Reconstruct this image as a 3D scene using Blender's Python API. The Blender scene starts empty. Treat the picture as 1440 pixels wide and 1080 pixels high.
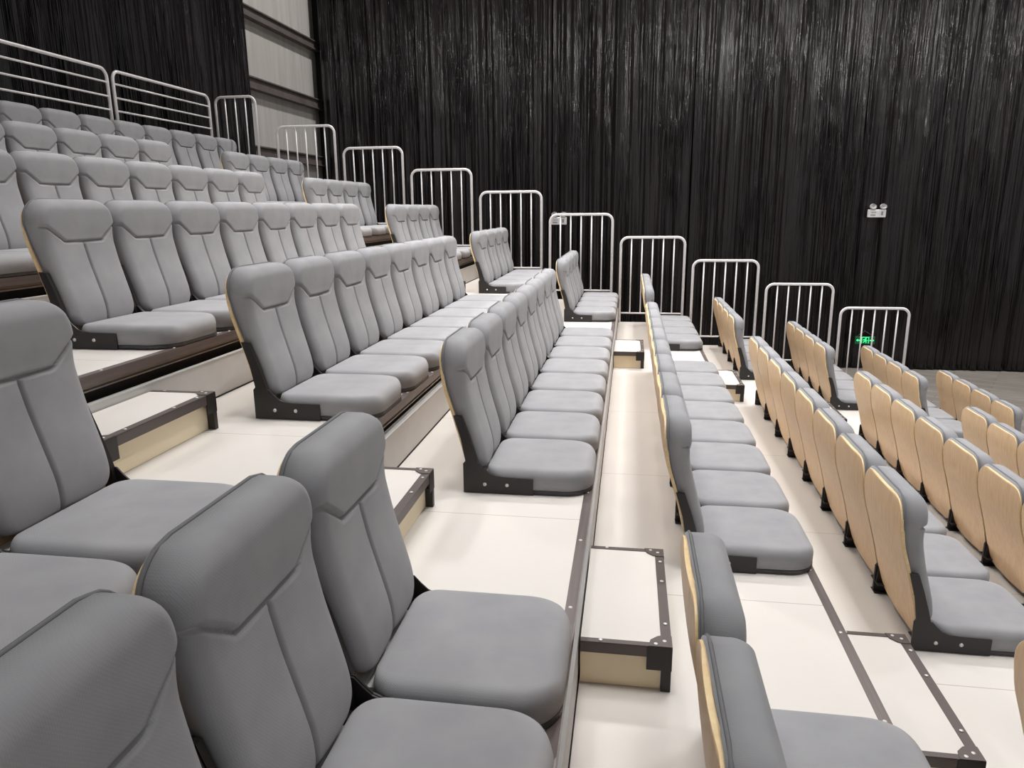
import bpy, math, random
from mathutils import Vector, Matrix
random.seed(7)
C = bpy.context.scene.collection
PI = math.pi

# ------------------------------------------------------------------ dimensions
D, H = 0.85, 0.27026            # depth and rise of a tier
W = 0.448                       # seat pitch
Y2, Y3 = 2.637, 7.1416          # near ends of the middle and the far block
Y1 = 1.745                      # far end of the near block
YR = 8.9675                     # plane of the side guard rails
Y0 = -1.6                       # where the stand stops behind the camera
NT = 11
FLOOR = -NT*H

# ------------------------------------------------------------------ materials
def lin(r, g, b):
    f = lambda c: (c/255/12.92) if c/255 <= .04045 else ((c/255+.055)/1.055)**2.4
    return (f(r), f(g), f(b), 1)

class NT_:
    def __init__(s, name):
        s.m = bpy.data.materials.new(name); s.m.use_nodes = True
        s.t = s.m.node_tree; s.b = s.t.nodes['Principled BSDF']
    def n(s, ty, **kw):
        x = s.t.nodes.new(ty)
        for k, v in kw.items():
            if k in x.inputs: x.inputs[k].default_value = v
            else: setattr(x, k, v)
        return x
    def l(s, a, ao, b, bi): s.t.links.new(a.outputs[ao], b.inputs[bi])
    def coords(s, scale=(1, 1, 1), what='Object'):
        tc = s.n('ShaderNodeTexCoord'); mp = s.n('ShaderNodeMapping'); mp.inputs['Scale'].default_value = scale
        s.l(tc, what, mp, 'Vector'); return mp
    def ramp(s, src, out, stops):
        r = s.n('ShaderNodeValToRGB'); e = r.color_ramp.elements
        while len(e) < len(stops): e.new(.5)
        for el, (p, c) in zip(e, stops): el.position = p; el.color = c
        s.l(src, out, r, 'Fac'); return r
    def bump(s, src, out, strength, dist):
        b = s.n('ShaderNodeBump', Strength=strength, Distance=dist); s.l(src, out, b, 'Height'); s.l(b, 'Normal', s.b, 'Normal'); return b

def plain(name, col, rough=.5, metal=0., spec=.5):
    k = NT_(name); k.b.inputs['Base Color'].default_value = col
    k.b.inputs['Roughness'].default_value = rough; k.b.inputs['Metallic'].default_value = metal
    k.b.inputs['Specular IOR Level'].default_value = spec
    mp = k.coords((30, 30, 30)); nz = k.n('ShaderNodeTexNoise', Scale=4., Detail=3.); k.l(mp, 'Vector', nz, 'Vector')
    k.bump(nz, 'Fac', .06, .002)
    return k.m

def noisy(name, c1, c2, rough, scale, sc3=(1, 1, 1), metal=0., bump=.05, detail=4., spec=.5):
    k = NT_(name); mp = k.coords(sc3); nz = k.n('ShaderNodeTexNoise', Scale=scale, Detail=detail, Roughness=.55); k.l(mp, 'Vector', nz, 'Vector')
    r = k.ramp(nz, 'Fac', [(.32, c1), (.68, c2)]); k.l(r, 'Color', k.b, 'Base Color')
    k.b.inputs['Roughness'].default_value = rough; k.b.inputs['Metallic'].default_value = metal
    k.b.inputs['Specular IOR Level'].default_value = spec
    k.bump(nz, 'Fac', bump, .004)
    return k.m

def fabric():
    k = NT_('grey_fabric')
    mp = k.coords((1, 1, 1))
    nz = k.n('ShaderNodeTexNoise', Scale=9., Detail=3.); k.l(mp, 'Vector', nz, 'Vector')
    r = k.ramp(nz, 'Fac', [(.3, lin(146, 146, 150)), (.7, lin(156, 156, 159))]); k.l(r, 'Color', k.b, 'Base Color')
    w1 = k.n('ShaderNodeTexWave', Scale=95., Distortion=.4); w1.bands_direction = 'Y'
    w2 = k.n('ShaderNodeTexWave', Scale=95., Distortion=.4); w2.bands_direction = 'DIAGONAL'
    k.l(mp, 'Vector', w1, 'Vector'); k.l(mp, 'Vector', w2, 'Vector')
    mx = k.n('ShaderNodeMath', operation='MULTIPLY'); k.l(w1, 'Fac', mx, 0); k.l(w2, 'Fac', mx, 1)
    k.bump(mx, 0, .15, .001)
    k.b.inputs['Roughness'].default_value = .88; k.b.inputs['Specular IOR Level'].default_value = .25
    k.b.inputs['Sheen Weight'].default_value = .12; k.b.inputs['Sheen Roughness'].default_value = .5
    return k.m

def wood():
    k = NT_('plywood_veneer'); mp = k.coords((14, 14, 1.6))
    nz = k.n('ShaderNodeTexNoise', Scale=5., Detail=6., Roughness=.6); k.l(mp, 'Vector', nz, 'Vector')
    oi = k.n('ShaderNodeObjectInfo')
    r = k.ramp(nz, 'Fac', [(.25, lin(206, 170, 130)), (.55, lin(220, 186, 146)), (.8, lin(228, 198, 160))])
    hs = k.n('ShaderNodeHueSaturation'); k.l(r, 'Color', hs, 'Color')
    mr = k.n('ShaderNodeMapRange'); mr.inputs['To Min'].default_value = .92; mr.inputs['To Max'].default_value = 1.06
    k.l(oi, 'Random', mr, 'Value'); k.l(mr, 'Result', hs, 'Value'); k.l(hs, 'Color', k.b, 'Base Color')
    k.b.inputs['Roughness'].default_value = .42
    k.bump(nz, 'Fac', .05, .002)
    return k.m

def decking():
    k = NT_('cream_deck_board'); mp = k.coords((1, 1, 1))
    nz = k.n('ShaderNodeTexNoise', Scale=1.4, Detail=5.); k.l(mp, 'Vector', nz, 'Vector')
    r = k.ramp(nz, 'Fac', [(.3, lin(208, 203, 198)), (.7, lin(216, 211, 206))])
    br = k.n('ShaderNodeTexBrick', Scale=1.); br.offset = 0.; br.squash = 1.
    br.inputs['Mortar Size'].default_value = .0022; br.inputs['Brick Width'].default_value = 3.; br.inputs['Row Height'].default_value = 1.22
    br.inputs['Color1'].default_value = br.inputs['Color2'].default_value = (1, 1, 1, 1); br.inputs['Mortar'].default_value = (.62, .6, .58, 1)
    k.l(mp, 'Vector', br, 'Vector')
    mx = k.n('ShaderNodeMix', data_type='RGBA', blend_type='MULTIPLY'); mx.inputs[0].default_value = 1.
    k.t.links.new(r.outputs['Color'], mx.inputs[6]); k.t.links.new(br.outputs['Color'], mx.inputs[7])
    k.t.links.new(mx.outputs[2], k.b.inputs['Base Color'])
    k.b.inputs['Roughness'].default_value = .42
    return k.m

def ground():
    k = NT_('grey_plank_floor')
    tc = k.n('ShaderNodeTexCoord'); mp = k.n('ShaderNodeMapping'); mp.inputs['Rotation'].default_value = (0, 0, .5); k.l(tc, 'Object', mp, 'Vector')
    br = k.n('ShaderNodeTexBrick', Scale=1.); br.inputs['Brick Width'].default_value = 1.2; br.inputs['Row Height'].default_value = .16
    br.inputs['Mortar Size'].default_value = .004
    br.inputs['Color1'].default_value = lin(128, 122, 116); br.inputs['Color2'].default_value = lin(146, 140, 133); br.inputs['Mortar'].default_value = lin(96, 90, 86)
    k.l(mp, 'Vector', br, 'Vector')
    m2 = k.n('ShaderNodeMapping'); m2.inputs['Scale'].default_value = (1.5, 14, 1); m2.inputs['Rotation'].default_value = (0, 0, .5); k.l(tc, 'Object', m2, 'Vector')
    nz = k.n('ShaderNodeTexNoise', Scale=2., Detail=5.); k.l(m2, 'Vector', nz, 'Vector')
    r = k.ramp(nz, 'Fac', [(.3, (.7, .7, .7, 1)), (.7, (1, 1, 1, 1))])
    mx = k.n('ShaderNodeMix', data_type='RGBA', blend_type='MULTIPLY'); mx.inputs[0].default_value = 1.
    k.t.links.new(br.outputs['Color'], mx.inputs[6]); k.t.links.new(r.outputs['Color'], mx.inputs[7]); k.t.links.new(mx.outputs[2], k.b.inputs['Base Color'])
    k.b.inputs['Roughness'].default_value = .5
    return k.m

def curtain_mat():
    k = NT_('black_curtain_cloth')
    def noise(sc, scale, det, rough=.5):
        mp = k.coords(sc); nz = k.n('ShaderNodeTexNoise', Scale=scale, Detail=det, Roughness=rough); k.l(mp, 'Vector', nz, 'Vector'); return nz
    big = noise((3, 3, .3), 1., 2.)
    r = k.ramp(big, 'Fac', [(.3, lin(16, 12, 13)), (.7, lin(28, 23, 25))]); k.l(r, 'Color', k.b, 'Base Color')
    crease = noise((26, 26, .55), 1., 2.)                 # narrow upright creases
    fine = noise((85, 85, 1.6), 1., 2.)
    a = k.n('ShaderNodeMath', operation='SUBTRACT'); a.inputs[1].default_value = .5; k.l(crease, 'Fac', a, 0)
    b = k.n('ShaderNodeMath', operation='ABSOLUTE'); k.l(a, 0, b, 0)
    c = k.n('ShaderNodeMath', operation='POWER'); c.inputs[1].default_value = .6; k.l(b, 0, c, 0)
    mask = noise((2.2, 2.2, .7), 1., 2.)
    mr = k.n('ShaderNodeMapRange'); mr.inputs['From Min'].default_value = .46; mr.inputs['From Max'].default_value = .68; k.l(mask, 'Fac', mr, 'Value')
    d = k.n('ShaderNodeMath', operation='MULTIPLY'); k.l(c, 0, d, 0); k.l(mr, 'Result', d, 1)
    e = k.n('ShaderNodeMath', operation='MULTIPLY_ADD'); e.inputs[1].default_value = .14; k.l(fine, 'Fac', e, 0); k.l(d, 0, e, 2)
    k.bump(e, 0, 1., .06)
    k.b.inputs['Roughness'].default_value = .21; k.b.inputs['Specular IOR Level'].default_value = .5
    return k.m

def emit(name, col, s):
    k = NT_(name); k.b.inputs['Base Color'].default_value = col; k.b.inputs['Emission Color'].default_value = col; k.b.inputs['Emission Strength'].default_value = s
    return k.m

M = dict(
    fabric=fabric(), wood=wood(), deck=decking(), ground=ground(), curtain=curtain_mat(),
    edge=noisy('plywood_edge', lin(226, 196, 146), lin(240, 214, 166), .4, 30., (1, 1, 4)),
    bracket=plain('black_steel', lin(32, 28, 29), .45, .0),
    pan=plain('dark_seat_pan', lin(58, 56, 57), .5),
    piping=plain('grey_piping', lin(112, 112, 115), .8),
    nosing=noisy('brown_grey_metal', lin(98, 89, 88), lin(118, 108, 106), .36, 6., (8, .3, 8), metal=.35),
    beam=noisy('dull_steel_fascia', lin(92, 85, 81), lin(150, 142, 135), .32, 2.5, (1, .12, 40), metal=.5),
    void=plain('dark_gap', lin(14, 12, 12), .8),
    riser=noisy('grey_riser_board', lin(186, 185, 184), lin(200, 199, 198), .6, 2.2),
    beige=noisy('beige_panel', lin(234, 218, 186), lin(242, 228, 200), .5, 2.),
    frame=plain('dark_step_frame', lin(88, 79, 77), .42, .2),
    screw=plain('bright_screw_head', lin(214, 210, 206), .3, .4),
    rail=plain('pale_grey_paint', lin(240, 237, 238), .28),
    wallp=noisy('pale_wall_sheet', lin(168, 164, 160), lin(184, 180, 176), .6, 1.2, (1, 8, .6)),
    girt=noisy('dark_wall_girt', lin(84, 76, 75), lin(100, 92, 90), .6, 4.),
    black=plain('matt_black_paint', lin(18, 16, 16), .9),
    white=plain('white_plastic', lin(232, 230, 230), .35),
    lens=noisy('lamp_reflector', lin(150, 148, 148), lin(214, 212, 212), .25, 40.),
    mark=plain('grey_marking', lin(150, 148, 148), .5),
    sign=emit('green_sign_face', lin(0, 62, 32), .9),
    glow=emit('lit_green_symbol', lin(60, 235, 140), 1.3),
    wire=plain('hanging_wire', lin(110, 108, 106), .4, .5),
    lampbody=plain('black_lamp_body', lin(22, 22, 22), .5),
    lampglow=emit('warm_white_lamp', (1, .95, .88, 1), 6.),
)

# ------------------------------------------------------------------ mesh builder
class MB:
    def __init__(s): s.v = []; s.f = []; s.mi = []; s.sm = []
    def add(s, vs, fs, mi=0, smooth=False):
        o = len(s.v); s.v += [tuple(v) for v in vs]
        for f in fs: s.f.append([i+o for i in f]); s.mi.append(mi); s.sm.append(smooth)
    def box(s, a, b, mi=0, bev=0.):
        (x0, y0, z0), (x1, y1, z1) = a, b
        if bev <= 0:
            vs = [(x0, y0, z0), (x1, y0, z0), (x1, y1, z0), (x0, y1, z0), (x0, y0, z1), (x1, y0, z1), (x1, y1, z1), (x0, y1, z1)]
            s.add(vs, [(0, 3, 2, 1), (4, 5, 6, 7), (0, 1, 5, 4), (1, 2, 6, 5), (2, 3, 7, 6), (3, 0, 4, 7)], mi)
        else:
            e = bev
            def ring(z, k): return [(x0+k, y0+e, z), (x0+e, y0+k, z), (x1-e, y0+k, z), (x1-k, y0+e, z), (x1-k, y1-e, z), (x1-e, y1-k, z), (x0+e, y1-k, z), (x0+k, y1-e, z)]
            r = [ring(z0, e*.8), ring(z0+e, 0), ring(z1-e, 0), ring(z1, e*.8)]
            vs = [p for q in r for p in q]; fs = [tuple(range(7, -1, -1)), tuple(range(24, 32))]
            for i in range(3):
                for j in range(8): fs.append((i*8+j, i*8+(j+1) % 8, (i+1)*8+(j+1) % 8, (i+1)*8+j))
            s.add(vs, fs, mi)
    def prism(s, poly, axis, a, b, mi=0):
        # poly in the two other axes, ordered; extruded along axis from a to b
        def P(p, t):
            if axis == 'y': return (p[0], t, p[1])
            if axis == 'x': return (t, p[0], p[1])
            return (p[0], p[1], t)
        n = len(poly); vs = [P(p, a) for p in poly]+[P(p, b) for p in poly]
        fs = [tuple(range(n)), tuple(range(2*n-1, n-1, -1))]+[(i, i+n, (i+1) % n+n, (i+1) % n) for i in range(n)]
        s.add(vs, fs, mi)
    def tube(s, pts, r, n=10, mi=0, closed=False):
        pts = [Vector(p) for p in pts]; m = len(pts); vs = []; fs = []
        prev = None
        for i, p in enumerate(pts):
            if closed: t = (pts[(i+1) % m]-pts[i-1]).normalized()
            else: t = (pts[min(i+1, m-1)]-pts[max(i-1, 0)]).normalized()
            if prev is None:
                a = Vector((0, 0, 1)) if abs(t.z) < .9 else Vector((1, 0, 0))
                u = t.cross(a).normalized()
            else: u = (prev-t*prev.dot(t)).normalized()
            prev = u; w = t.cross(u)
            for k in range(n):
                an = 2*PI*k/n; vs.append(p+(u*math.cos(an)+w*math.sin(an))*r)
        for i in range(m if closed else m-1):
            j = (i+1) % m
            for k in range(n): fs.append((i*n+k, i*n+(k+1) % n, j*n+(k+1) % n, j*n+k))
        if not closed: fs += [tuple(range(n-1, -1, -1)), tuple(range((m-1)*n, m*n))]
        s.add(vs, fs, mi, True)
    def disc(s, c, r, axis, h, n=10, mi=0):
        # small domed screw head
        vs = []; fs = []
        ax = {'x': (Vector((0, 1, 0)), Vector((0, 0, 1)), Vector((1, 0, 0))), 'y': (Vector((1, 0, 0)), Vector((0, 0, 1)), Vector((0, -1, 0))), 'z': (Vector((1, 0, 0)), Vector((0, 1, 0)), Vector((0, 0, 1)))}[axis]
        c = Vector(c)
        for q, (rr, hh) in enumerate(((1, 0), (.95, .6), (.6, 1))):
            for k in range(n):
                a = 2*PI*k/n; vs.append(c+ax[0]*math.cos(a)*r*rr+ax[1]*math.sin(a)*r*rr+ax[2]*h*hh)
        for q in range(2):
            for k in range(n): fs.append((q*n+k, q*n+(k+1) % n, (q+1)*n+(k+1) % n, (q+1)*n+k))
        fs.append(tuple(range(2*n, 3*n))); s.add(vs, fs, mi, True)
    def mesh(s, name, mats):
        me = bpy.data.meshes.new(name); me.from_pydata(s.v, [], s.f); me.validate()
        for m in (mats if isinstance(mats, (list, tuple)) else [mats]): me.materials.append(m)
        if len(me.polygons) == len(s.mi):
            me.polygons.foreach_set('material_index', s.mi); me.polygons.foreach_set('use_smooth', s.sm)
        import bmesh
        bm = bmesh.new(); bm.from_mesh(me); bmesh.ops.recalc_face_normals(bm, faces=bm.faces); bm.to_mesh(me); bm.free()
        me.update(); return me
    def obj(s, name, mats, parent=None, loc=(0, 0, 0)):
        o = bpy.data.objects.new(name, s.mesh(name, mats)); C.objects.link(o); o.location = loc
        if parent: o.parent = parent
        return o

def thing(name, label, cat, loc=(0, 0, 0), group=None, rz=0):
    o = bpy.data.objects.new(name, None); o.empty_display_size = .1; C.objects.link(o); o.location = loc; o.rotation_euler = (0, 0, rz)
    tag(o, label, cat, group); return o
def tag(o, label, cat, group=None):
    o['label'] = label; o['category'] = cat
    if group: o['group'] = group
    return o
def struct(o): o['kind'] = 'structure'; return o
KIDS = {}
def dup(root, loc):
    r = root.copy(); C.objects.link(r); r.location = loc
    for ch in KIDS[root.name]:
        c = ch.copy(); C.objects.link(c); c.parent = r
        for g in KIDS.get(ch.name, ()):
            d = g.copy(); C.objects.link(d); d.parent = c
    return r

def interp(tab, t):
    if t <= tab[0][0]: return tab[0][1]
    for (a, b), (c, d) in zip(tab, tab[1:]):
        if t <= c: return b+(d-b)*(t-a)/(c-a)
    return tab[-1][1]
def smooth_tab(tab, t):     # smoothed interpolation (average over a window)
    return sum(interp(tab, t+k*.008) for k in range(-3, 4))/7

# ------------------------------------------------------------------ the chair (faces +x, origin on the tier at its nosing, centre of the seat)
BACK = [(0., -.458), (.03, -.468), (.08, -.482), (.126, -.496), (.21, -.515), (.32, -.546), (.41, -.574), (.46, -.582), (.5, -.587), (.56, -.588), (.63, -.585)]
FRONT = [(.06, -.414), (.12, -.416), (.16, -.419), (.2, -.429), (.336, -.467), (.43, -.487), (.49, -.485), (.55, -.486), (.61, -.494)]
ZT, ZB = .597, .083
def hw_back(z, extra=0., zb=ZB, zt=ZT):
    w = interp([(.0, .190), (.1, .194), (.3, .199), (.41, .205), (.5, .2155), (.62, .2155)], z)+extra
    r = .10
    if z > zt-r: k = (z-(zt-r))/r; w -= r*(1-max(0., 1-k**2.2)**.5)*.92
    r = .055
    if z < zb+r: k = ((zb+r)-z)/r; w -= r*(1-max(0., 1-k**2.2)**.5)*.8
    return w
def hw_shell(z):
    w = interp([(.02, .198), (.12, .2125), (.2, .2165), (.45, .2165), (.6, .2165)], z)
    r = .09
    if z > ZS-r: k = (z-(ZS-r))/r; w -= r*(1-max(0., 1-k**2.2)**.5)*.92
    r = .05
    if z < .022+r: k = ((.022+r)-z)/r; w -= r*(1-max(0., 1-k**2.2)**.5)*.8
    return w
ZS = .583
def rounded(d, r): k = min(max(d/r, 0), 1); return math.sqrt(max(0., 1-(1-k)**2))

def ulist():
    a = [math.sin(PI/2*(-1+2*i/56)) for i in range(57)]
    a += [-.06, -.04, -.028, -.018, -.009, .009, .018, .028, .04, .06]
    return sorted(set(round(x, 5) for x in a))

def backrest_mesh():
    U = ulist(); zs = []
    n = 70
    for i in range(n+1):
        t = i/n; zs.append(ZB+(ZT-ZB)*(.5-.5*math.cos(PI*t))*.35+(ZT-ZB)*t*.65)
    zs = sorted(zs+[.40+.0026*i for i in range(44)])
    g = []
    for z in zs:
        row = []; hw = hw_back(z)
        for u in U:
            y = u*hw; ay = abs(y)
            base = smooth_tab(BACK, z)+.014
            T = smooth_tab(FRONT, z)-base
            seam = .424+max(0., min((ay-.108)/.085, 1.))*.062
            ds = z-seam
            e = rounded(hw-ay, .034)*rounded(ZT-z, .045)*(.6+.4*rounded(z-ZB, .05))
            x = base+T*(.56+.44*e)
            inner = rounded(hw-ay, .045)
            x += .006*(1/(1+math.exp(-ds/.004)))*inner                       # padded headrest stands proud
            x -= .013*math.exp(-(ds/.0055)**2)*rounded(hw-ay, .018)
            if z < seam: x -= .013*math.exp(-(ay/.0052)**2)*min(1, (seam-z)/.02); x += .006*(1-((ay-.1)/.1)**2 if ay < .2 else 0)*inner
            row.append((x, y, z))
        g.append(row)
    m = MB(); nu = len(U); nz = len(zs)
    vs = [p for r in g for p in r]
    fs = [(i*nu+j, i*nu+j+1, (i+1)*nu+j+1, (i+1)*nu+j) for i in range(nz-1) for j in range(nu-1)]
    per = [(0, j) for j in range(nu)]+[(i, nu-1) for i in range(1, nz)]+[(nz-1, j) for j in range(nu-2, -1, -1)]+[(i, 0) for i in range(nz-2, 0, -1)]
    o = len(vs); vs += [(smooth_tab(BACK, g[i][j][2])+.012, g[i][j][1], g[i][j][2]) for i, j in per]
    k = len(per)
    for q in range(k):
        a, b = per[q], per[(q+1) % k]
        fs.append((a[0]*nu+a[1], b[0]*nu+b[1], o+(q+1) % k, o+q))
    fs.append(tuple(range(o+k-1, o-1, -1)))
    m.add(vs, fs, 0, True)
    me = m.mesh('backrest', M['fabric'])
    pip = MB(); pts = []
    for q in range(0, k, 2):
        i, j = per[q]; p = g[i][j]; pts.append((smooth_tab(BACK, p[2])+.019, p[1]*1.004, p[2]))
    pip.tube(pts, .0042, 6, closed=True)
    return me, pip.mesh('piping', M['piping'])

def shell_mesh():
    m = MB(); zs = [.022+(ZS-.022)*(i/56+.10*math.sin(PI*(i/56))*(i/56)**2) for i in range(57)]; us = [math.sin(PI/2*(-1+2*i/14)) for i in range(15)]
    f = []; b = []
    for z in zs:
        hw = hw_shell(z)
        for u in us:
            x = smooth_tab(BACK, z)+.006*u*u
            f.append((x, u*hw, z)); b.append((x+.012, u*hw, z))
    nu, nz = len(us), len(zs); o = len(f)
    quads = [(i*nu+j, i*nu+j+1, (i+1)*nu+j+1, (i+1)*nu+j) for i in range(nz-1) for j in range(nu-1)]
    m.add(f+b, [], 0)
    def put(fs, mi, sm):
        for q in fs: m.f.append(list(q)); m.mi.append(mi); m.sm.append(sm)
    put(quads, 0, True); put([tuple(o+v for v in reversed(q)) for q in quads], 0, True)
    per = [j for j in range(nu)]+[i*nu+nu-1 for i in range(1, nz)]+[(nz-1)*nu+j for j in range(nu-2, -1, -1)]+[i*nu for i in range(nz-2, 0, -1)]
    put([(per[q], per[(q+1) % len(per)], o+per[(q+1) % len(per)], o+per[q]) for q in range(len(per))], 1, False)
    return m.mesh('back_shell', [M['wood'], M['edge']])

XR, XF = -.412, .006
def hw_seat(x, ins=0.):
    w = .2165-ins
    r = .125
    if x > XF-ins-r: k = (x-(XF-ins-r))/r; w -= r*(1-max(0., 1-k**2.4)**.5)*.95
    r = .068
    if x < XR+ins+r: k = ((XR+ins+r)-x)/r; w -= r*(1-max(0., 1-k**2)**.5)*.9
    return w
def seat_mesh():
    xs = [XR+(XF-XR)*(.5-.5*math.cos(PI*i/46)) for i in range(47)]; us = [math.sin(PI/2*(-1+2*i/30)) for i in range(31)]
    vs = []
    for x in xs:
        hw = hw_seat(x)
        for u in us:
            y = u*hw
            e = rounded(hw-abs(y), .028)*rounded(XF-x, .04)*(.7+.3*rounded(x-XR, .04))
            crown = .007*(1-(y/.22)**2)*(1-((x+.2)/.21)**2)
            z = .062+.034*e+max(crown, 0)-.006*max(0, (x+.12)/.12)**2
            vs.append((x, y, z))
    nu, nx = len(us), len(xs)
    fs = [(i*nu+j, (i+1)*nu+j, (i+1)*nu+j+1, i*nu+j+1) for i in range(nx-1) for j in range(nu-1)]
    per = [j for j in range(nu)]+[i*nu+nu-1 for i in range(1, nx)]+[(nx-1)*nu+j for j in range(nu-2, -1, -1)]+[i*nu for i in range(nx-2, 0, -1)]
    o = len(vs); k = len(per); vs += [(vs[p][0]*.995-.001, vs[p][1]*.985, .017) for p in per]
    fs += [(per[q], o+q, o+(q+1) % k, per[(q+1) % k]) for q in range(k)]; fs.append(tuple(range(o, o+k)))
    m = MB(); m.add(vs, fs, 0, True)
    pan = MB(); ring = []
    X = [XR+.004+(XF-XR-.006)*(.5-.5*math.cos(PI*i/30)) for i in range(31)]
    L = [(x, -hw_seat(min(max(x, XR+.001), XF-.001))*.995) for x in X]; R = [(x, -y) for x, y in reversed(L)]
    pan.prism(L+R, 'z', .003, .0155)
    st = MB(); st.box((-.466, -.172, .050), (-.398, .150, .056))
    return m.mesh('seat', M['fabric']), pan.mesh('seat_pan', M['pan']), st.mesh('rear_strip', M['white'])

def bracket_mesh(side):
    poly = [(-.497, 0.), (-.222, 0.), (-.222, .064), (-.335, .066), (-.368, .070), (-.392, .080), (-.412, .098), (-.430, .118), (-.488, .128), (-.497, .118)]
    m = MB(); y0, y1 = (.2175, .2225) if side > 0 else (-.2225, -.2175)
    m.prism(poly, 'y', y0, y1)
    arm = [(-.492, .05), (-.43, .05), (-.436, .112), (-.452, .17), (-.474, .24), (-.498, .306), (-.531, .310), (-.503, .215), (-.488, .13)]
    m.prism(arm, 'y', *((.2055, .2222) if side > 0 else (-.2222, -.2055)))
    m.box((-.497, min(y0, y1)-(.02 if side > 0 else 0), 0), (-.222, max(y0, y1)+(0 if side > 0 else .02), .0028))
    m.box((-.495, *sorted((y0*.80, y0))[:1], .046), (-.352, sorted((y0*.80, y0))[1], .050))
    bolts = []
    for x in (-.412, -.324):
        b = MB(); b.disc((x, y0 if side < 0 else y1, .036), .0075, 'y', .004 if side < 0 else -.004); bolts.append(b.mesh('bolt', M['screw']))
    return m.mesh('side_bracket', M['bracket']), bolts

ME_back, ME_pip = backrest_mesh(); ME_shell = shell_mesh(); ME_seat, ME_pan, ME_strip = seat_mesh()
BR = {-1: bracket_mesh(-1), 1: bracket_mesh(1)}

def child(name, me, parent):
    o = bpy.data.objects.new(name, me); C.objects.link(o); o.parent = parent; KIDS.setdefault(parent.name, []).append(o); return o
def make_chair(near_end):
    t = thing('stand_chair', 'chair', 'chair')
    child('seat', ME_seat, t); child('seat_pan', ME_pan, t); child('rear_strip', ME_strip, t)
    b = child('backrest', ME_back, t); child('piping', ME_pip, b)
    child('back_shell', ME_shell, t)
    for s in (-1, 1):
        k = child('side_bracket', BR[s][0], t)
        if s == near_end:
            for b in BR[s][1]: child('bolt', b, k)
    return t

ORD = ['first', 'second', 'third', 'fourth', 'fifth', 'sixth', 'seventh', 'eighth', 'ninth', 'tenth', 'eleventh', 'twelfth', 'thirteenth', 'fourteenth']
def rowname(t): return 'top row' if t == 0 else ORD[t]+' row from the top'
protos = {}
def place_chair(t, yc, label, group, end=0):
    loc = (t*D, yc, -t*H+.0028)
    if end not in protos:
        protos[end] = make_chair(end); o = protos[end]; o.location = loc
    else: o = dup(protos[end], loc)
    tag(o, label, 'chair', group); return o

SKIP = {('m', 0, i) for i in range(6)} | {('m', 1, i) for i in range(3)} | {('m', 8, 0)} | {('m', 9, i) for i in range(5)} | {('m', 10, i) for i in range(8)}
SKIP |= {('s', 8, 0), ('s', 2, 1), ('s', 3, 1), ('s', 5, 1), ('s', 9, 1), ('s', 10, 1)}     # not in the picture
look = lambda t: 'grey padded chair' if t < 7 else 'wood-backed chair'
for t in range(0, 11):
    n = 14 if t == 0 else 8
    for i in range(n):
        if t == 0:
            lab = f'grey padded chair, {ORD[n-1-i]} from the far end of the top row, before the back rails'
        else:
            lab = f'{look(t)}, {ORD[i]} beyond the near steps, middle block, {rowname(t)}'
        if t in (1, 8, 9): lab = f'{look(t)}, {ORD[n-1-i]} before the far steps, middle block, {rowname(t)}'
        if ('m', t, i) in SKIP: continue
        place_chair(t, Y2+W*(i+.5), lab, 'chairs of the top row' if t == 0 else 'chairs of the middle block', -1 if i == 0 else 0)
for t in range(1, 11):
    for i in range(4):
        if ('f', t, i) in SKIP: continue
        where = ['nearest', 'second nearest', 'third nearest', 'farthest'][i]
        place_chair(t, Y3+W*(i+.5), f'{look(t)}, {where} of four in the far block, {rowname(t)}', 'chairs of the far block', -1 if i == 0 else 0)
for t in (3, 4, 5, 6, 7):
    for i in range({3: 0, 4: 2, 5: 3, 6: 2, 7: 1}[t]):
        if ('n', t, i) in SKIP: continue
        where = ['last before the near steps', 'second back from the near steps', 'third back from the near steps'][i]
        place_chair(t, Y1-W*(i+.5)+(.095 if t == 7 else 0), f'{look(t)}, {where}, foreground block, {rowname(t)}', 'chairs of the foreground block', 1 if i == 0 else 0)

# ------------------------------------------------------------------ tiers
m = MB(); m.disc((0, 0, 0), .0062, 'z', .002, 8); ME_screw = m.mesh('screw', M['screw'])
for t in range(NT):
    x1 = t*D; x0 = x1-D if t else -.70; z = -t*H
    ya, yb = Y0, YR+.02
    T = thing('seating_tier', f'cream-topped stand platform carrying the chairs of the {rowname(t)}', 'seating platform', (x1, 0, z), 'stepped platforms of the stand')
    m = MB(); m.box((x0-x1, ya, -.028), (-.026, yb, 0.)); m.obj('deck_board', M['deck'], T)
    m = MB(); m.box((-.028, ya, -.0275), (.0, yb, .0022)); m.box((-.0005, ya, -.034), (.0035, yb, .0022)); ns = m.obj('nosing_strip', M['nosing'], T)
    y = .55
    while y < yb: o = child('screw', ME_screw, ns); o.location = (-.014, y, .0022); y += .43
    m = MB()
    m.prism([(-.03, -.029), (-.004, -.034), (-.004, -.040), (-.011, -.042), (-.011, -.048), (-.003, -.051), (-.003, -.056), (-.03, -.058)], 'y', ya, yb)
    m.obj('fascia_beam', M['beam'], T)
    m = MB(); m.box((-.09, ya, -H+.16), (-.045, yb, -.029)); m.obj('gap_backing', M['void'], T)
    m = MB(); m.box((-.012, ya, -H+.004), (.006, yb, -H+.168)); m.obj('riser_panel', M['riser'], T)
    m = MB(); m.box((-.014, ya, -H+.168), (.008, yb, -H+.174)); m.obj('riser_trim', M['riser'], T)
    m = MB(); m.box((-.010, ya, -H+.0005), (.010, yb, -H+.006)); m.obj('riser_foot', M['void'], T)

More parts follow.
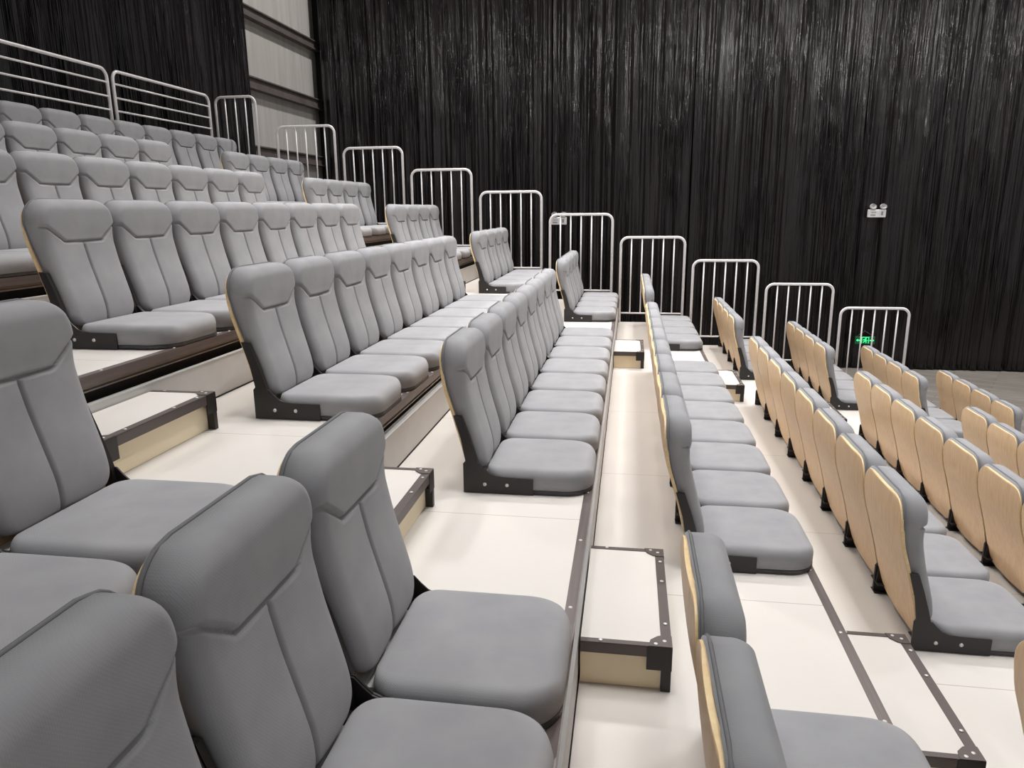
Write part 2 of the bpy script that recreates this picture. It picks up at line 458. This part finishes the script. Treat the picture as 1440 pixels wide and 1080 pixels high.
# ------------------------------------------------------------------ half steps in the two aisles
SX, SZ = .2715, .1435
def make_step():
    S = thing('aisle_step', 'step', 'step')
    L = .617; x0 = .012; w = .030
    m = MB(); m.box((x0, .006, SZ-.018), (SX-.006, L-.006, SZ-.001)); child('tread', m.mesh('tread', M['deck']), S)
    m = MB()
    m.box((x0, 0, SZ-.034), (SX, .006, SZ+.001)); m.box((x0, 0, SZ-.002), (SX, .020, SZ+.001))
    m.box((x0, L-.006, SZ-.034), (SX, L, SZ+.001)); m.box((x0, L-.020, SZ-.002), (SX, L, SZ+.001))
    m.box((SX-.006, 0, SZ-.034), (SX, L, SZ+.001)); m.box((SX-w, 0, SZ-.002), (SX, L, SZ+.001))
    f = child('edge_frame', m.mesh('edge_frame', M['frame']), S)
    for a in (0, 1):
        Y = (lambda v: v) if a == 0 else (lambda v: L-v)
        m = MB(); poly = [(SX+.001, Y(-.001)), (SX+.001, Y(.055)), (SX-.022, Y(.058)), (SX-.040, Y(.050)), (SX-.060, Y(.030)), (SX-.066, Y(-.001))]
        m.prism(poly, 'z', SZ+.0008, SZ+.0034); child('corner_plate', m.mesh('corner_plate', M['frame']), S)
    for x, y in ((SX-.014, .12), (SX-.014, .38), (SX-.014, .52), (SX-.02, .028), (SX-.045, .012), (SX-.02, L-.028), (SX-.045, L-.012), (.07, .010), (.07, L-.010)):
        o = child('screw', ME_screw, f); o.location = (x, y, SZ+.0025)
    for a in (0, 1):
        y0, y1 = (0, .005) if a == 0 else (L-.005, L)
        m = MB(); m.box((SX-.07, y0-.0015, SZ-.074), (SX+.0015, y1+.0015, SZ-.0)); m.box((SX-.004, 0 if a == 0 else L-.06, SZ-.074), (SX+.0015, .06 if a == 0 else L, SZ-.0))
        k = child('corner_bracket', m.mesh('corner_bracket', M['bracket']), S)
        m = MB(); m.box((SX-.028, 0 if a == 0 else L-.022, .001), (SX, .022 if a == 0 else L, SZ-.07)); child('leg', m.mesh('leg', M['bracket']), S)
    m = MB(); m.box((x0, .012, .002), (SX-.03, L-.012, SZ-.019)); child('side_panels', m.mesh('side_panels', M['beige']), S)
    return S
stp = None
STEPS = [(t, 0) for t in range(4, 9)]+[(t, 1) for t in range(2, 11)]
for t, far in STEPS:
    if ('s', t, far) in SKIP: continue
    loc = ((t-1)*D, 6.29 if far else 1.8826, -t*H)
    if stp is None: stp = make_step(); o = stp; o.location = loc
    else: o = dup(stp, loc)
    tag(o, f'dark-framed cream half step in the {"far" if far else "near"} aisle, on the {ORD[t]} platform from the top', 'step', 'half steps of the far aisle' if far else 'half steps of the near aisle')

# ------------------------------------------------------------------ guard rails
def rounded_path(w, h, r, axis, z0=0.):
    pts = [(0, z0)]
    for k in range(7): a = PI-PI/2*k/6; pts.append((r+r*math.cos(a), h-r+r*math.sin(a)))
    for k in range(7): a = PI/2-PI/2*k/6; pts.append((w-r+r*math.cos(a), h-r+r*math.sin(a)))
    pts.append((w, z0))
    return [(p[0], 0, p[1]) if axis == 'x' else (0, p[0], p[1]) for p in pts]
R0, R1, ZTOP, ZBAR = -.83, -.085, 1.014, .113
def make_rail(w, top, nb, axis='x', bars=None):
    G = thing('guard_rail', 'rail', 'guard rail')
    m = MB(); m.tube(rounded_path(w, top, .085, axis, .003), .0155, 12); child('tube_frame', m.mesh('tube_frame', M['rail']), G)
    V = (lambda a, z: (a, 0, z)) if axis == 'x' else (lambda a, z: (0, a, z))
    if bars is None:
        m = MB(); m.tube([V(.01, ZBAR), V(w-.01, ZBAR)], .0095, 10); child('bottom_bar', m.mesh('bottom_bar', M['rail']), G)
        for i in range(nb):
            a = w*(i+1)/(nb+1); m = MB(); m.tube([V(a, ZBAR), V(a, top-.005)], .0085, 8); child('baluster', m.mesh('baluster', M['rail']), G)
    else:
        for z in bars:
            m = MB(); m.tube([V(.006, z), V(w-.006, z)], .0095, 8); child('crossbar', m.mesh('crossbar', M['rail']), G)
    return G
rl = None
for t in range(1, 10):
    loc = (t*D+R0, YR-.005, -t*H)
    if rl is None: rl = make_rail(R1-R0, ZTOP, 5); o = rl; o.location = loc
    else: o = dup(rl, loc)
    tag(o, f'pale tubular guard rail with five upright bars closing the {rowname(t)}', 'guard rail', 'stepped side rails')
o = make_rail(.53, 1.11, 3); o.location = (-.765, YR-.005, 0)
tag(o, 'narrow tubular guard rail with three upright bars at the end of the top row', 'guard rail', 'stepped side rails')
bars = [.95, .822, .70, .572, .445, .318, .19]
for y, lab in ((5.12, 'tubular rail of horizontal bars behind the top row, left one cut by the frame'), (6.884, 'tubular rail of horizontal bars behind the top row, right one, before the narrow rail')):
    o = make_rail(1.68, 1.07, 0, 'y', bars); o.location = (-.62, y, 0); tag(o, lab, 'guard rail', 'back rails of the top row')

# ------------------------------------------------------------------ room
m = MB(); m.box((-1.5, -4, FLOOR-.1), (19, 13.6, FLOOR)); struct(m.obj('floor', M['ground']))
m = MB(); m.box((-1.45, -4, FLOOR), (-1.25, 13.5, 8.4)); struct(m.obj('wall_rear', M['wallp']))
m = MB(); m.box((-1.25, 13.3, FLOOR), (19, 13.5, 8.4)); struct(m.obj('wall_side', M['black']))
m = MB(); m.box((-1.45, -4, 8.4), (19, 13.5, 8.5)); struct(m.obj('ceiling', M['black']))
for i, (z0, z1) in enumerate(((2.47, 2.62), (1.49, 1.66), (.52, .69), (-.46, -.29), (3.5, 3.65))):
    m = MB(); m.box((-1.25, 9.6, z0), (-1.17, 13.29, z1)); m.box((-1.17, 9.6, z1-.02), (-1.14, 13.29, z1)); m.box((-1.17, 9.6, z0), (-1.14, 13.29, z0+.02)); struct(m.obj(f'trim_{i+1}', M['girt']))

def curtain(name, label, a0, a1, z0, z1, pos, axis, seed, group):
    rnd = random.Random(seed); step = .014; n = int((a1-a0)/step); nz = 46
    comps = [(rnd.uniform(14, 30), rnd.uniform(.012, .03), rnd.uniform(0, 6), rnd.uniform(-.5, .5)) for _ in range(4)]
    comps += [(rnd.uniform(36, 75), rnd.uniform(.004, .010), rnd.uniform(0, 6), rnd.uniform(-1.2, 1.2)) for _ in range(5)]
    comps += [(rnd.uniform(90, 150), rnd.uniform(.001, .003), rnd.uniform(0, 6), rnd.uniform(-2, 2)) for _ in range(3)]
    vs = []
    for j in range(nz+1):
        z = z0+(z1-z0)*j/nz
        for i in range(n+1):
            s = a0+(a1-a0)*i/n
            d = 0
            for k, (f, am, ph, dr) in enumerate(comps):
                q = f*s+ph+dr*math.sin(z*.8+ph*3)+.7*math.sin(s*1.9+k)
                d += am*(math.sin(q)+.35*math.sin(2*q+.6))*(.75+.25*math.sin(z*1.7+ph*2+s*.7))
            d *= min(1, (s-a0)/.05+.3, (a1-s)/.05+.3)
            vs.append((s, pos+d, z) if axis == 'x' else (pos+d, s, z))
    fs = [(j*(n+1)+i, j*(n+1)+i+1, (j+1)*(n+1)+i+1, (j+1)*(n+1)+i) for j in range(nz) for i in range(n)]
    mm = MB(); mm.add(vs, fs, 0, True); o = mm.obj(name, M['curtain'])
    s = o.modifiers.new('thickness', 'SOLIDIFY'); s.thickness = .004
    tag(o, label, 'curtain', group)
    return o
edges = [-1.04, 3.02, 5.35, 8.02, 12.6]
labs = ['black pleated curtain drop on the far side, beside the bare wall', 'black pleated curtain drop behind the emergency light above the middle rails', 'black pleated curtain drop right of the emergency light above the rails', 'black pleated curtain drop behind the green exit sign']
for i in range(4):
    curtain('curtain', labs[i], edges[i]+.006, edges[i+1]-.006, FLOOR+.02, 6.2, 13.0+(.03 if i % 2 else 0), 'x', 11+i, 'side curtain drops')
curtain('curtain', 'black pleated curtain behind the top row, left of the bare wall', 3.0, 10.38, FLOOR+.02, 6.2, -1.02, 'y', 40, 'rear curtain drops')

# ------------------------------------------------------------------ emergency lights and exit sign
def emergency_light(x, z, label):
    T = thing('emergency_light', label, 'emergency light', (x, 12.84, z), 'twin-head emergency lights')
    m = MB(); m.box((-.135, 0, -.105), (.135, .06, .02), bev=.008); m.obj('housing', M['white'], T)
    m = MB(); m.box((-.10, -.002, -.075), (-.02, .001, -.06)); m.box((-.04, -.002, -.032), (-.015, .001, -.02)); m.box((-.09, -.002, -.03), (-.05, .001, -.022)); m.obj('printed_label', M['mark'], T)
    m = MB(); m.box((.06, -.002, -.07), (.09, .001, -.012)); m.obj('test_panel', M['mark'], T)
    for s in (-1, 1):
        cx = s*.072+.012*(s > 0)
        m = MB()
        vs = []; n = 18
        for q, (r, y) in enumerate(((.052, -.03), (.054, -.005), (.045, .03), (.02, .045))):
            for k in range(n): a = 2*PI*k/n; vs.append((cx+r*math.cos(a), y, .066+r*.82*math.sin(a)))
        fs = [(q*n+k, q*n+(k+1) % n, (q+1)*n+(k+1) % n, (q+1)*n+k) for q in range(3) for k in range(n)]+[tuple(range(3*n, 4*n))]
        m.add(vs, fs, 0, True); m.tube([(cx, .02, .0), (cx, .02, .04)], .012, 8)
        hd = m.obj('lamp_head', M['white'], T)
        m = MB(); vs = [(cx, -.016, .066)]+[(cx+.046*math.cos(2*PI*k/n), -.029, .066+.038*math.sin(2*PI*k/n)) for k in range(n)]
        m.add(vs, [(0, 1+k, 1+(k+1) % n) for k in range(n)], 0, True); m.obj('reflector', M['lens'], hd)
    return T
emergency_light(8.286, -.345, 'white twin-head emergency light high on the curtain at right')
emergency_light(3.155, -.43, 'white twin-head emergency light on the curtain behind a middle guard rail')

T = thing('exit_sign', 'green lit exit sign with arrows hanging low on the curtain behind the last rail', 'exit sign', (8.305, 12.84, -2.455))
m = MB(); m.box((-.155, 0, -.062), (.155, .025, .062), bev=.004); m.obj('sign_case', M['sign'], T)
m = MB()
def flat(poly): m.prism(poly, 'y', -.004, .001)
flat([(-.142, 0), (-.112, .022), (-.112, .008), (-.070, .008), (-.070, -.008), (-.112, -.008), (-.112, -.022)])
flat([(.142, 0), (.112, -.022), (.112, -.008), (.070, -.008), (.070, .008), (.112, .008), (.112, .022)])
m.obj('arrows', M['glow'], T)
m = MB()
for a, b in (((-.058, -.05), (-.050, .056)), ((.050, -.05), (.058, .056)), ((-.058, .048), (.058, .056))): m.box((a[0], -.004, a[1]), (b[0], .001, b[1]))
m.obj('doorway_symbol', M['glow'], T)
m = MB()
m.prism([(.010+.011*math.cos(2*PI*k/10), .034+.011*math.sin(2*PI*k/10)) for k in range(10)], 'y', -.004, .001)
flat([(-.004, .024), (.014, .020), (.008, -.008), (-.010, -.006)])
flat([(-.004, .022), (-.030, .016), (-.034, -.004), (-.027, -.006), (-.022, .010), (-.004, .012)])
flat([(.012, .018), (.024, .002), (.040, .006), (.040, .000), (.021, -.008), (.008, .008)])
flat([(.008, -.006), (.024, -.020), (.020, -.046), (.012, -.046), (.013, -.024), (-.002, -.012)])
flat([(-.010, -.004), (.000, -.012), (-.014, -.034), (-.036, -.036), (-.036, -.028), (-.020, -.026)])
m.obj('running_figure', M['glow'], T)
m = MB(); m.tube([(-.14, .012, .06), (0, .05, .15)], .0025, 6); m.tube([(.14, .012, .06), (0, .05, .15)], .0025, 6); m.tube([(0, .05, .15), (0, .10, .16)], .0025, 6); m.obj('hanging_wire', M['wire'], T)

# ------------------------------------------------------------------ lamps (hall lights above the stand and added fill lights, out of the picture)
def lamp(x, y, z, power, size, spread, tx=None, ty=None):
    l = bpy.data.lights.new('hall_or_fill_lamp', 'AREA'); l.energy = power; l.size = size; l.shape = 'DISK'; l.spread = spread; l.color = (1, .98, .955)
    o = bpy.data.objects.new('hall_or_fill_light', l); C.objects.link(o); o.location = (x, y, z)
    d = Vector(((tx if tx is not None else x)-x, (ty if ty is not None else y)-y, -2-z)); o.rotation_euler = d.to_track_quat('-Z', 'Y').to_euler()
    return o
LAMPS = [(1.6, 4.2, 46, 1.1), (1.6, 7.4, 44, 1.1), (3.6, 2.6, 50, 1.1), (3.6, 5.6, 46, 1.1), (3.6, 8.6, 42, 1.1),
         (6.0, 1.8, 46, 1.1), (6.0, 4.8, 46, 1.1), (6.0, 7.8, 36, 1.1), (8.6, 3.2, 62, 1.1), (9.0, 7.0, 66, 1.2),
         (2.2, 11.2, 330, 2.6), (5.6, 11.0, 172, 2.2), (9.0, 11.0, 195, 2.2), (12.0, 10.4, 126, 2.2)]
def aimed(x, y, z, tx, ty, tz, power, size, spread):
    o = lamp(x, y, z, power, size, spread); o.rotation_euler = (Vector((tx, ty, tz))-Vector((x, y, z))).to_track_quat('-Z', 'Y').to_euler()
aimed(-.7, 6.6, 4.0, 6.4, 5.6, -2.0, 56, .35, 1.3)
for x in (2.6, 6.0, 9.4): aimed(x, -2.0, 5.2, x+.6, 13.0, .2, 20, .3, .75)  # added fills behind the camera, aimed to bring out the curtain highlights
aimed(6.6, 5.4, 7.2, 2.7, 5.0, -.8, 42, .45, .95)  # added front fill that lifts the middle-row backrests
for x, y, p, sp in LAMPS: lamp(x, y, 7.2, p*(.54 if y < 10 else 1), 1.3 if y < 10 else .45, sp)
w = bpy.data.worlds.new('hall_air'); bpy.context.scene.world = w; w.use_nodes = True
w.node_tree.nodes['Background'].inputs['Color'].default_value = (1, .98, .96, 1); w.node_tree.nodes['Background'].inputs['Strength'].default_value = .43

# ------------------------------------------------------------------ camera
cx, cz, pitch, yaw, roll, f = 4.37125, -.26764, -.23465, .15857, -.00915, 1028.79
cy, sy, cp, sp = math.cos(yaw), math.sin(yaw), math.cos(pitch), math.sin(pitch)
fw = Vector((-sy*cp, cy*cp, sp)); rt = Vector((cy, sy, 0)); up = rt.cross(fw)
c, s = math.cos(roll), math.sin(roll); rt2 = c*rt+s*up; up2 = -s*rt+c*up
cam = bpy.data.cameras.new('camera'); co = bpy.data.objects.new('camera', cam); C.objects.link(co)
cam.sensor_width = 36; cam.lens = f/1440*36; cam.clip_start = .02
co.matrix_world = Matrix(((rt2.x, up2.x, -fw.x, cx), (rt2.y, up2.y, -fw.y, 0), (rt2.z, up2.z, -fw.z, cz), (0, 0, 0, 1)))
sc = bpy.context.scene; sc.camera = co
sc.view_settings.view_transform = 'Standard'; sc.view_settings.look = 'None'; sc.view_settings.gamma = 1; sc.view_settings.exposure = 0.
